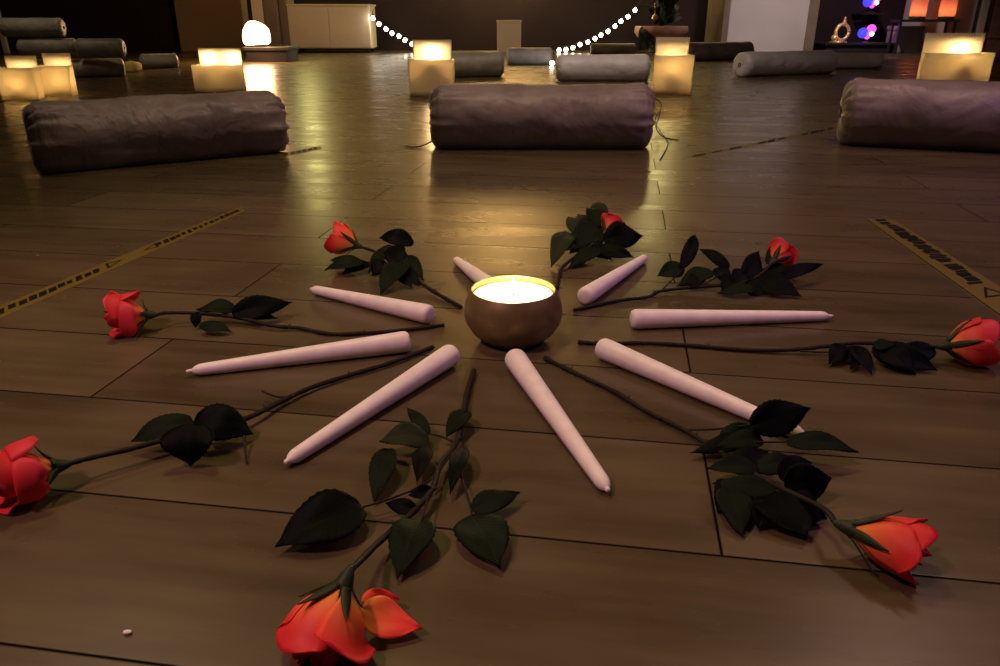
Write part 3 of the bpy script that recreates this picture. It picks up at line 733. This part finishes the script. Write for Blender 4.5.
def far_bolster(label, x0, x1, yc0, yc1, m, seed, z=0.0, r=.088, zc=None):
    a, b = G(x0, yc0, z+r), G(x1, yc1, z+r)
    return bolster(label, a, b, r, m, seed, .45, bg, z, .8)
far_bolster('grey bolster lying behind the middle bolster, its left end beside the string lights', 556, 650, 67, 67, M['satin_light'], 4, r=.082)
far_bolster('pale bluish bolster in front of the white pier on the right', 739, 831, 64, 61, M['satin_light'], 5, r=.082)
far_bolster('dark green-grey bolster just right of the middle paper lantern', 440, 503, 64, 63, M['satin_grey'], 6, r=.085)
far_bolster('grey bolster under the small white box near the back wall', 506, 553, 55.5, 55.5, M['satin_light'], 7, r=.07)
far_bolster('grey-brown bolster beside the middle right lantern, end towards the white pier', 684, 751, 51, 50, M['satin_grey'], 8, r=.085)
far_bolster('short pinkish bolster before the dark altar', 831, 882, 60.5, 60.5, M['satin_light'], 9, r=.06)
far_bolster('low grey bolster behind the grey one under the string lights', 590, 636, 48.5, 48.5, M['satin_grey'], 10, r=.06)
far_bolster('grey-brown bolster at the bottom of the stack on the left', 66, 125, 68, 66.5, M['satin_grey'], 11, r=.060)
far_bolster('small grey bolster lying alone to the right of the bolster stack', 140, 178, 61, 60, M['satin_grey'], 12, r=.056)
# stack on the left: these lie on the bottom ones
ba = G(66, 68, .066); bb = G(125, 66.5, .066)
zr = .17; yy = (ba.y+bb.y)/2
def stacked(label, x0, x1, z, seed, dy=.1, m='satin_grey'):
    r = .060; a = W(x0, 45, yy+dy); b = W(x1, 45, yy+dy)
    return bolster(label, (a.x, a.y), (b.x, b.y+.05), r, M[m], seed, .45, bg, z, .8)
ob = G(10, 68, .085)
stacked('grey-brown bolster lying on the right of the stack, on the bottom one', 76, 121, .127, 13, .0)
stacked('grey bolster hidden at the lower left of the stack, behind the paper lanterns', 2, 52, .0, 15, .0)
stacked('grey bolster in the middle layer of the stack, under the top one', 18, 74, .127, 14, .0)
stacked('fuzzy grey bolster on top of the stack on the left', 5, 64, .25, 16, .0)
p = G(132, 72); bm = bmesh.new(); box(bm, (p.x-.04, p.y-.05, 0), (p.x+.05, p.y+.08, .07), .02)
for v in bm.verts: v.co += noise.noise_vector(v.co*12)*.012; v.co.z = max(v.co.z, .001)
tag(obj('folded_cloth', bm, M['yellow_cloth']), 'small yellow folded cloth beside the bolster stack', 'cloth')

# ------------------------------------------------------------------ paper bag lanterns
def pillar_candle(label, x, y, r, h, e, fh=.035):
    root = thing('pillar_candle', label, 'candle', (x, y, .002), 'lit candles inside the paper lanterns')
    T = Matrix.Translation((x, y, .002)); bm = bmesh.new()
    lathe(bm, [(0, 0), (r*.96, 0), (r, .004), (r, h-.006), (r*.96, h), (r*.8, h-.002), (r*.5, h-.006), (0, h-.007)], 32, T); obj('candle_body', bm, M['wax'], root)
    bm = bmesh.new(); tube(bm, [(x, y, h-.006), (x+.001, y, h+.004), (x+.002, y, h+.009)], .0013, n=6); obj('wick', bm, M['burnt_wick'], root)
    bm = bmesh.new(); flame(bm, (x, y, h+.004), fh, fh*.26); obj('flame', bm, M['flame'], root)
    light('lantern_flame_light', 'POINT', (x, y, h+.03), e*3.4, (1, .68, .32), .012)
    return root
def lantern(label, xl, xr, yb, hf, hb, depth=.075, yaw=0.0, cand=(0.0,), ch=.10, e=.6, back_w=.86, cr=.026, clabel=''):
    pl, pr = G(xl, yb), G(xr, yb); w = (pr-pl).length; c = (pl+pr)/2
    root = thing('paper_lantern', label, 'lantern', (c.x, c.y, 0), 'glowing paper bag lanterns on the floor')
    Rz = Matrix.Translation((c.x, c.y, 0)) @ Matrix.Rotation(math.radians(yaw), 4, 'Z')
    bw = w*back_w
    def sheet(bm, p0, p1, h, teeth=True, mi=0):
        n = max(12, int((p1-p0).length/.006)); n += n % 2; cols = []
        for i in range(n+1):
            q = p0.lerp(p1, i/n); col_ = []
            for k in range(7):
                zz = h*k/6
                if k == 6 and teeth: zz = h - (.005 if i % 2 else 0)
                nv = noise.noise(Vector((q.x*9+c.x, q.y*9+c.y, zz*7)))*.004
                off = (p1-p0).normalized().cross(Vector((0, 0, 1)))*nv*(1 if 0 < i < n else 0)
                col_.append(bm.verts.new(Rz @ (Vector((q.x, q.y, zz+.0012))+off)))
            cols.append(col_)
        for a_, b_ in zip(cols, cols[1:]):
            for k in range(6): bm.faces.new((a_[k], b_[k], b_[k+1], a_[k+1]))
    fl, fr, bl, br = Vector((-w/2, 0, 0)), Vector((w/2, 0, 0)), Vector((-bw/2, depth, 0)), Vector((bw/2, depth, 0))
    ml, mr = fl.lerp(bl, .5)*.97, fr.lerp(br, .5)*.97; ml.y = mr.y = depth/2
    bm = bmesh.new(); sheet(bm, fl, fr, hf); o = obj('front_panel', bm, M['paper'], root); solid(o, .0006)
    bm = bmesh.new(); sheet(bm, fl, ml, hf); sheet(bm, ml, bl, hf); o = obj('side_gusset', bm, M['paper'], root); solid(o, .0006)
    bm = bmesh.new(); sheet(bm, mr, fr, hf); sheet(bm, br, mr, hf); o = obj('side_gusset', bm, M['paper'], root); solid(o, .0006)
    bm = bmesh.new(); sheet(bm, br, bl, hb); o = obj('back_panel', bm, M['paper'], root); solid(o, .0006)
    bm = bmesh.new(); bm.faces.new([bm.verts.new(Rz @ (v+Vector((0, 0, .0008)))) for v in (fl*.99, fr*.99, br*.99, bl*.99)]); o = obj('base_panel', bm, M['paper'], root, False); solid(o, .0005)
    for i, cx in enumerate(cand):
        q = Rz @ Vector((cx*w, depth*.52, 0))
        pillar_candle(clabel if len(cand) == 1 else ('left ' if i == 0 else 'right ')+clabel, q.x, q.y, cr, ch, e)
    print('lantern', label[:30], 'w', round(w, 3), 'y', round(c.y, 2))
    return root
lantern('glowing paper bag lantern at the far left edge of the floor', 2, 39, 100, .145, .195, ch=.05, cand=(-.02,), clabel='lit candle inside the far left paper lantern')
lantern('glowing paper bag lantern second from the left edge, leaning behind the plum bolster', 40, 73, 96.5, .145, .20, ch=.05, cand=(.15,), clabel='lit candle inside the second paper lantern from the left')
lantern('wide paper lantern with two flames behind the plum bolster, below the glowing salt lamp', 195, 245, 92, .135, .215, ch=.13, cand=(-.23, .25), cr=.024, e=.5, clabel='lit candle of the two inside the wide paper lantern')
lantern('tall paper lantern standing left behind the middle bolster', 410, 455, 97, .175, .262, ch=.165, cand=(0,), e=.9, clabel='tall lit candle inside the lantern left of the middle bolster')
lantern('frosted-looking paper lantern with a small clear flame, right behind the middle bolster', 652, 691, 95, .19, .272, ch=.105, cand=(0,), e=.6, clabel='lit candle showing its flame in the lantern right of the middle bolster')
lantern('large paper lantern with serrated rim behind the right-hand bolster', 916, 983, 100, .21, .295, depth=.08, ch=.17, cand=(.12,), e=.9, yaw=-4, clabel='lit candle inside the large lantern at the right')

# ------------------------------------------------------------------ background furniture
# salt lamp on a low stand
p0, p1 = G(244, 62), G(290, 62)
root = thing('low_stand', 'low dark stand under the glowing salt lamp', 'stand', ((p0.x+p1.x)/2, p0.y+.15, 0))
hS = .125
bm = bmesh.new(); box(bm, (p0.x, p0.y, hS-.03), (p1.x, p0.y+.4, hS), .004); obj('stand_top', bm, M['black_wood'], root, False)
bm = bmesh.new(); box(bm, (p0.x+.02, p0.y+.01, .0), (p1.x-.02, p0.y+.39, hS-.03), .003); obj('stand_body', bm, M['black_wood'], root, False)
lp = W(257, 45, p0.y+.14)
root = thing('salt_lamp', 'bright dome-shaped salt lamp glowing on the low stand', 'lamp', (lp.x, lp.y, hS))
bm = bmesh.new(); lathe(bm, [(0, hS), (.09, hS), (.092, hS+.018), (.085, hS+.02), (0, hS+.02)], 32, Matrix.Translation((lp.x, lp.y, 0))); obj('lamp_base', bm, M['black_wood'], root)
bm = bmesh.new(); lathe(bm, [(0, .02), (.105, .021), (.122, .04), (.126, .09), (.115, .15), (.092, .182), (.055, .208), (0, .218)], 28, Matrix.Translation((lp.x, lp.y, hS)))
for v in bm.verts: v.co += noise.noise_vector(v.co*9)*.012
obj('salt_dome', bm, M['salt'], root)
light('salt_lamp_light', 'POINT', (lp.x+.05, lp.y-.22, hS+.22), 42.0, (1, .55, .26), .1)
# narrow pale board and post behind the lamp
a = W(254, 30, 9.1).x; b = W(265, 30, 9.1).x
bm = bmesh.new(); box(bm, (a, 9.1, 0), (b, 9.16, .70), .004); tag(obj('pale_board', bm, M['white_paint'], None, False), 'narrow pale board standing behind the salt lamp', 'board')
a = W(266, 30, 9.1).x; b = W(278, 30, 9.1).x
bm = bmesh.new(); box(bm, (a, 9.12, 0), (b, 9.2, .72), .004); tag(obj('grey_board', bm, M['grey_wood'], None, False), 'narrow greenish grey board between the salt lamp and the white cabinet', 'board')
# white cabinet
p0, p1 = G(291, 52.5), G(372, 52.5); Y = p0.y
root = thing('white_cabinet', 'low white cabinet on short feet, left of the string lights', 'cabinet', ((p0.x+p1.x)/2, Y+.2, 0))
topz = W(330, 4, Y).z
bm = bmesh.new(); box(bm, (p0.x, Y, .045), (p1.x, Y+.42, topz-.02), .006); obj('cabinet_body', bm, M['white_paint'], root, False)
bm = bmesh.new(); box(bm, (p0.x-.012, Y-.015, topz-.02), (p1.x+.012, Y+.43, topz), .005); obj('cabinet_top', bm, M['white_paint'], root, False)
xm = (p0.x+p1.x)/2
for s, (xa, xb) in enumerate(((p0.x+.008, xm-.002), (xm+.002, p1.x-.008))):
    bm = bmesh.new(); box(bm, (xa, Y-.014, .055), (xb, Y, topz-.026), .003); obj('door', bm, M['white_paint'], root, False)
for xx in (p0.x+.05, p1.x-.05):
    for y_ in (Y+.05, Y+.37):
        bm = bmesh.new(); lathe(bm, [(0, 0), (.018, 0), (.022, .045), (0, .045)], 12, Matrix.Translation((xx, y_, 0))); obj('foot', bm, M['black_wood'], root)
# small white box near the middle
p0, p1 = W(497, 40, 9.4), W(521, 40, 9.4); topz = W(508, 20, 9.4).z
root = thing('white_box', 'small upright white box standing against the dark wall', 'box', ((p0.x+p1.x)/2, 9.5, 0))
bm = bmesh.new(); box(bm, (p0.x, 9.4, 0), (p1.x, 9.62, topz-.03), .004); obj('box_body', bm, M['white_paint'], root, False)
bm = bmesh.new(); box(bm, (p0.x-.006, 9.394, topz-.03), (p1.x+.006, 9.626, topz), .004); obj('box_lid', bm, M['white_paint'], root, False)
# string lights
def string_light(label, pts, Y, hang):
    P3 = [W(x, y, Y) for x, y in pts]
    for p in P3: p.z = max(p.z, .03)
    root = thing('string_light', label, 'string lights', (P3[0].x, P3[0].y, 0), 'strings of round lights on the dark wall')
    bm = bmesh.new(); tube(bm, smooth_path([p+Vector((0, 0, .03)) for p in ([hang]+P3)], 5), .005, n=6); obj('cable', bm, M['cord'], root)
    for p in P3:
        bm = bmesh.new(); lathe(bm, [(0, -.025), (.012, -.022), (.021, -.010), (.023, .0), (.020, .010), (.011, .019), (.008, .024), (0, .024)], 14, Matrix.Translation(p)); bl_ = obj('bulb', bm, M['bulb'], root)
        bm = bmesh.new(); lathe(bm, [(0, .022), (.012, .022), (.012, .036), (0, .036)], 10, Matrix.Translation(p)); obj('socket', bm, M['cord'], bl_)
    return root
string_light('string of round lights sloping down from the white cabinet to the middle lantern', [(373, 18), (379, 24), (386, 29), (392, 33), (399, 36), (405, 40), (412, 44), (418, 47)], Y-.06, W(374, 12, Y-.06))
string_light('longer string of round lights sloping down to the left from the potted plant', [(635, 10), (628, 16.5), (621, 21), (615, 26), (608, 31), (601, 35), (595, 38.5), (588, 42), (580, 44.5), (573, 47.5), (566, 49.5), (559, 51.5)], 9.3, W(640, 4, 9.5))
p = G(552, 62, .03); bm = bmesh.new(); lathe(bm, [(0, -.02), (.012, -.017), (.02, 0), (.015, .012), (.007, .016), (0, .017)], 14, Matrix.Translation((p.x, p.y, .0215))); tag(obj('loose_bulb', bm, M['bulb']), 'single round light on the floor by the grey bolster end', 'light')
# potted plant
pc = W(661, 33, 9.4)
root = thing('potted_plant', 'dark leafy plant in a wide terracotta bowl, right end of the string lights', 'plant', (pc.x, pc.y, 0))
zt = W(661, 26, 9.4).z; zb = W(661, 40, 9.4).z
T = Matrix.Translation((pc.x, pc.y, 0))
bm = bmesh.new(); lathe(bm, [(0, zb), (.2, zb), (.27, zb+.03), (.31, zb+(zt-zb)*.6), (.30, zt), (.285, zt), (.28, zt-.03), (0, zt-.03)], 36, T); obj('pot', bm, M['terracotta'], root)
bm = bmesh.new(); lathe(bm, [(0, 0), (.2, 0), (.2, .02), (.12, .05), (.11, zb-.03), (.2, zb-.002), (0, zb-.002)], 28, T); obj('pot_stand', bm, M['black_wood'], root)
bm = bmesh.new()
rr = random.Random(5)
for k in range(70):
    an = rr.random()*2*PI; el = rr.uniform(.2, 1.45); b0 = Vector((pc.x+.1*math.cos(an)*rr.random(), pc.y+.1*math.sin(an)*rr.random(), zt-.02+rr.random()*.35))
    ln = rr.uniform(.14, .24); d = Vector((math.cos(an)*math.cos(el), math.sin(an)*math.cos(el), math.sin(el)))*ln
    leaf_mesh(bm, b0, b0+d, .09, .3, .15, .1, rr.uniform(-40, 40), k, lift=False, teeth=0)
for k in range(12):
    an = PI*1.0+rr.random()*1.3; b0 = Vector((pc.x-.24, pc.y-.16, zt-.01)); d = Vector((rr.uniform(-.05, .14), -.1, -rr.uniform(.12, .26)))
    leaf_mesh(bm, b0, b0+d, .09, .5, .15, .1, 0, k+100, lift=False, teeth=0)
obj('foliage', bm, M['plant'], root)
bm = bmesh.new(); tube(bm, [(pc.x, pc.y, zt-.03), (pc.x+.01, pc.y, zt+.2), (pc.x-.02, pc.y, zt+.4)], .012, .008, 8); obj('stem', bm, M['stem'], root)
q = W(655, 17, 8.85); bm = bmesh.new(); lathe(bm, [(0, -.05), (.012, -.036), (.03, -.018), (.034, 0), (.026, .018), (.008, .028), (.008, .04), (0, .04)], 18, Matrix.Translation(q)); tube(bm, [q+Vector((0, 0, .04)), q+Vector((0, .08, .14)), Vector((pc.x, pc.y, q.z+.12))], .002, n=5)
obj('gold_ornament', bm, M['gold'], root)['label'] = 'small gold ornament'
# dark altar at the right with figurine and led lamps
p0, p1 = W(826, 45, 9.2), W(896, 45, 9.2); ht = W(840, 43, 9.2).z
root = thing('altar_table', 'low black table in the dark niche on the right', 'table', ((p0.x+p1.x)/2, 9.4, 0))
bm = bmesh.new(); box(bm, (p0.x, 9.2, ht-.025), (p1.x, 9.7, ht), .004); obj('tabletop', bm, M['black_wood'], root, False)
bm = bmesh.new(); box(bm, (p0.x+.02, 9.23, 0), (p1.x-.02, 9.68, ht-.025), .003); obj('apron', bm, M['black_wood'], root, False)
# figurine: a seated ring-shaped ornament
f = W(838, 42, 9.32); f.z = ht
f.z += .001
root = thing('ornament', 'small pale gold ring-shaped ornament on the black table', 'ornament', f)
bm = bmesh.new()
ring = [f + Vector((.075*math.cos(t*2*PI/24)+.03, 0, .112+.085*math.sin(t*2*PI/24))) for t in range(25)]
tube(bm, ring, .02, n=8); obj('ring', bm, M['brass_glow'], root)
bm = bmesh.new(); lathe(bm, [(0, 0), (.1, 0), (.1, .012), (.02, .016), (0, .016)], 24, Matrix.Translation(f)); obj('base', bm, M['brass_glow'], root)
bm = bmesh.new(); lathe(bm, [(0, -.03), (.02, -.02), (.026, 0), (.018, .02), (.012, .04), (.016, .055), (0, .065)], 14, Matrix.Translation(f+Vector((.04, 0, .215)))); obj('finial', bm, M['brass_glow'], root)
bm = bmesh.new(); c_ = f+Vector((-.06, -.03, .05)); lathe(bm, [(0, -.034), (.03, -.034), (.04, 0), (.03, .03), (0, .036)], 16, Matrix.Translation(c_)); obj('candle_cup', bm, M['brass_glow'], root)
light('altar_candle_light', 'POINT', f+Vector((-.05, -.12, .14)), .25, (1, .62, .35), .02)
def led_lamp(label, px, py, Y, stand_z):
    c_ = W(px, py, Y); root = thing('party_lamp', label, 'lamp', (c_.x, c_.y, stand_z), 'blue and magenta led lamps')
    for dx, dz, r_, m_, nm in ((-.045, -.01, .058, 'blue', 'blue_globe'), (.045, .03, .052, 'magenta', 'magenta_globe'), (.01, -.05, .03, 'magenta', 'magenta_globe'), (.03, -.02, .026, 'hot', 'white_globe')):
        bm = bmesh.new(); bmesh.ops.create_uvsphere(bm, u_segments=18, v_segments=12, radius=r_, matrix=Matrix.Translation(c_+Vector((dx, -.06 if m_ == 'hot' else 0, dz)))); obj(nm, bm, M[m_], root)
    bm = bmesh.new(); tube(bm, [Vector((c_.x, c_.y+.05, stand_z+.001)), Vector((c_.x, c_.y+.05, c_.z+.08))], .012, n=8); lathe(bm, [(0, 0), (.06, 0), (.06, .012), (0, .014)], 20, Matrix.Translation((c_.x, c_.y+.02, stand_z))); obj('stand', bm, M['black_wood'], root)
    return root
led_lamp('blue and magenta glowing lamp standing on the black table', 867, 32, 9.4, ht)
bz = W(874, 13, 9.75).z
root = thing('wall_shelf', 'small black shelf high in the dark niche', 'shelf', (W(871, 13, 9.8).x, 9.85, bz))
bm = bmesh.new(); xx = W(871, 13, 9.8).x; box(bm, (xx-.15, 9.66, bz-.02), (xx+.15, 9.995, bz), .003); obj('shelf_board', bm, M['black_wood'], root, False)
for s in (-.1, .1):
    bm = bmesh.new(); box(bm, (xx+s-.01, 9.8, bz-.1), (xx+s+.01, 9.995, bz-.02), .002); obj('bracket', bm, M['black_wood'], root, False)
led_lamp('blue and magenta glowing lamp at the top edge, above the other one', 872, 1, 9.8, bz)
light('led_light', 'POINT', W(868, 30, 9.15), .35, (.35, .12, 1), .05)
# grey box
p0, p1 = W(898, 40, 9.2), W(922, 40, 9.2); zt = W(910, 26, 9.2).z
root = thing('storage_box', 'grey fabric box between the dark niche and the large lantern', 'box', ((p0.x+p1.x)/2, 9.35, 0))
bm = bmesh.new(); box(bm, (p0.x, 9.2, 0), (p1.x, 9.5, zt-.05), .012); obj('box_body', bm, M['grey_cloth'], root)
bm = bmesh.new(); box(bm, (p0.x-.008, 9.192, zt-.05), (p1.x+.008, 9.508, zt), .008); obj('box_lid', bm, M['grey_cloth'], root)
# peach paper column lamps on a shelf
p0, p1 = W(903, 18, 8.95), W(958, 18, 8.95); sz = W(930, 19.5, 8.95).z
root = thing('side_table', 'narrow dark side table carrying the two peach paper lamps', 'table', ((p0.x+p1.x)/2, 9.05, 0))
bm = bmesh.new(); box(bm, (p0.x-.03, 8.95, sz-.025), (p1.x+.03, 9.18, sz), .004); obj('tabletop', bm, M['black_wood'], root, False)
for xx in (p0.x, p1.x):
    for y_ in (8.97, 9.14):
        bm = bmesh.new(); box(bm, (xx-.012, y_, 0), (xx+.012, y_+.024, sz-.025), .002); obj('leg', bm, M['black_wood'], root, False)
for px, lab in ((917, 'peach paper column lamp on the left of the side table'), (946, 'peach paper column lamp on the right of the side table')):
    c_ = W(px, 18, 9.06); c_.z = sz
    root = thing('column_lamp', lab, 'lamp', c_, 'peach paper column lamps')
    bm = bmesh.new(); n_ = 28; T = Matrix.Translation(c_)
    lathe(bm, [(.08, .03), (.084, .1), (.082, .3), (.08, .55)], 28, T); o = obj('paper_shade', bm, M['peach_paper'], root); solid(o, .001)
    bm = bmesh.new(); lathe(bm, [(0, 0), (.085, 0), (.085, .03), (.03, .032), (0, .032)], 24, T); obj('lamp_base', bm, M['black_wood'], root)
    bm = bmesh.new(); lathe(bm, [(0, .03), (.03, .035), (.045, .06), (.04, .09), (0, .11)], 16, T); obj('bulb', bm, M['amber'], root)

# ------------------------------------------------------------------ room light and added lamps
def down(name, x, y, e, col, size):
    o = light(name, 'AREA', (x, y, ZC-.03), e, col, size); o.data.shape = 'DISK'; return o
def spot(name, loc, to, e, col, deg, rad=.12, blend=1.0):
    o = light(name, 'SPOT', loc, e, col, rad); o.data.spot_size = math.radians(deg); o.data.spot_blend = blend
    o.rotation_euler = (Vector(to)-Vector(loc)).to_track_quat('-Z', 'Y').to_euler(); return o
spot('ceiling_spot', (-.5, 1.35, ZC-.05), (-.2, .55, 0), 86, (1, .82, .36), 68, .14)
spot('ceiling_spot_rose', (-1.5, -.5, ZC-.05), (-.40, .58, 0), 215, (1, .50, .60), 44, .12)
spot('ceiling_spot_violet', (2.6, .6, ZC-.05), (1.1, 1.3, 0), 140, (.88, .38, .95), 54, .12)
down('added_fill', -1.6, 2.2, 8, (1, .76, .5), .5)  # added fill lamp for the bolsters, left side
down('added_fill_right', 1.6, 2.2, 16, (1, .64, .5), .5)  # second added fill lamp, right side
light('wall_lamp_light', 'POINT', (-2.35, YB-.3, 1.35), 12, (1, .92, .32), .07)
light('wall_lamp_light_right', 'POINT', (1.95, YB-.3, 1.7), 16, (1, .86, .34), .07)
o = light('added_wall_wash', 'AREA', (.05, YB-.6, 1.85), 120, (1, .72, .34), .5); o.rotation_euler = (PI/2, 0, 0)  # added lamp: its reflection on the floor stands in for bloom behind the bowl
spot('added_spot_back', (.2, 3.6, ZC-.05), (.5, 5.4, .1), 130, (1, .78, .58), 62, .1)  # added lamp lifting the far bolsters
spot('added_spot_wall', (.1, 7.2, ZC-.05), (.1, 9.3, .2), 45, (1, .74, .5), 50, .1)  # added lamp brightening the small white box by the dark wall
spot('added_spot_bolsters', (0, 1.5, ZC-.05), (.0, 2.8, .1), 75, (1, .74, .5), 80, .12)  # added warm lamp over the large bolsters
spot('added_spot_back_right', (2.9, 7.2, ZC-.05), (3.5, 9.3, .2), 270, (1, .76, .74), 72, .1)  # added lamp to brighten the pale pier and what stands near it
spot('added_spot_back_left', (-2.7, 4.4, ZC-.05), (-3.4, 6.1, .1), 90, (1, .80, .52), 58, .1)  # added lamp to brighten the bolster stack
w = bpy.data.worlds.new('world'); SC.world = w; w.use_nodes = True
w.node_tree.nodes['Background'].inputs[0].default_value = (.02, .016, .012, 1); w.node_tree.nodes['Background'].inputs[1].default_value = .2
SC.view_settings.view_transform = 'Standard'; SC.view_settings.look = 'None'; SC.view_settings.gamma = 1
SC.view_settings.use_curve_mapping = False; SC.view_settings.exposure = 0
print('candle lengths', candle_lengths)
for o in list(C.objects):
    if '_len' in o.keys():
        print(o.name, o['_len'], o['label'][:40]); del o['_len']
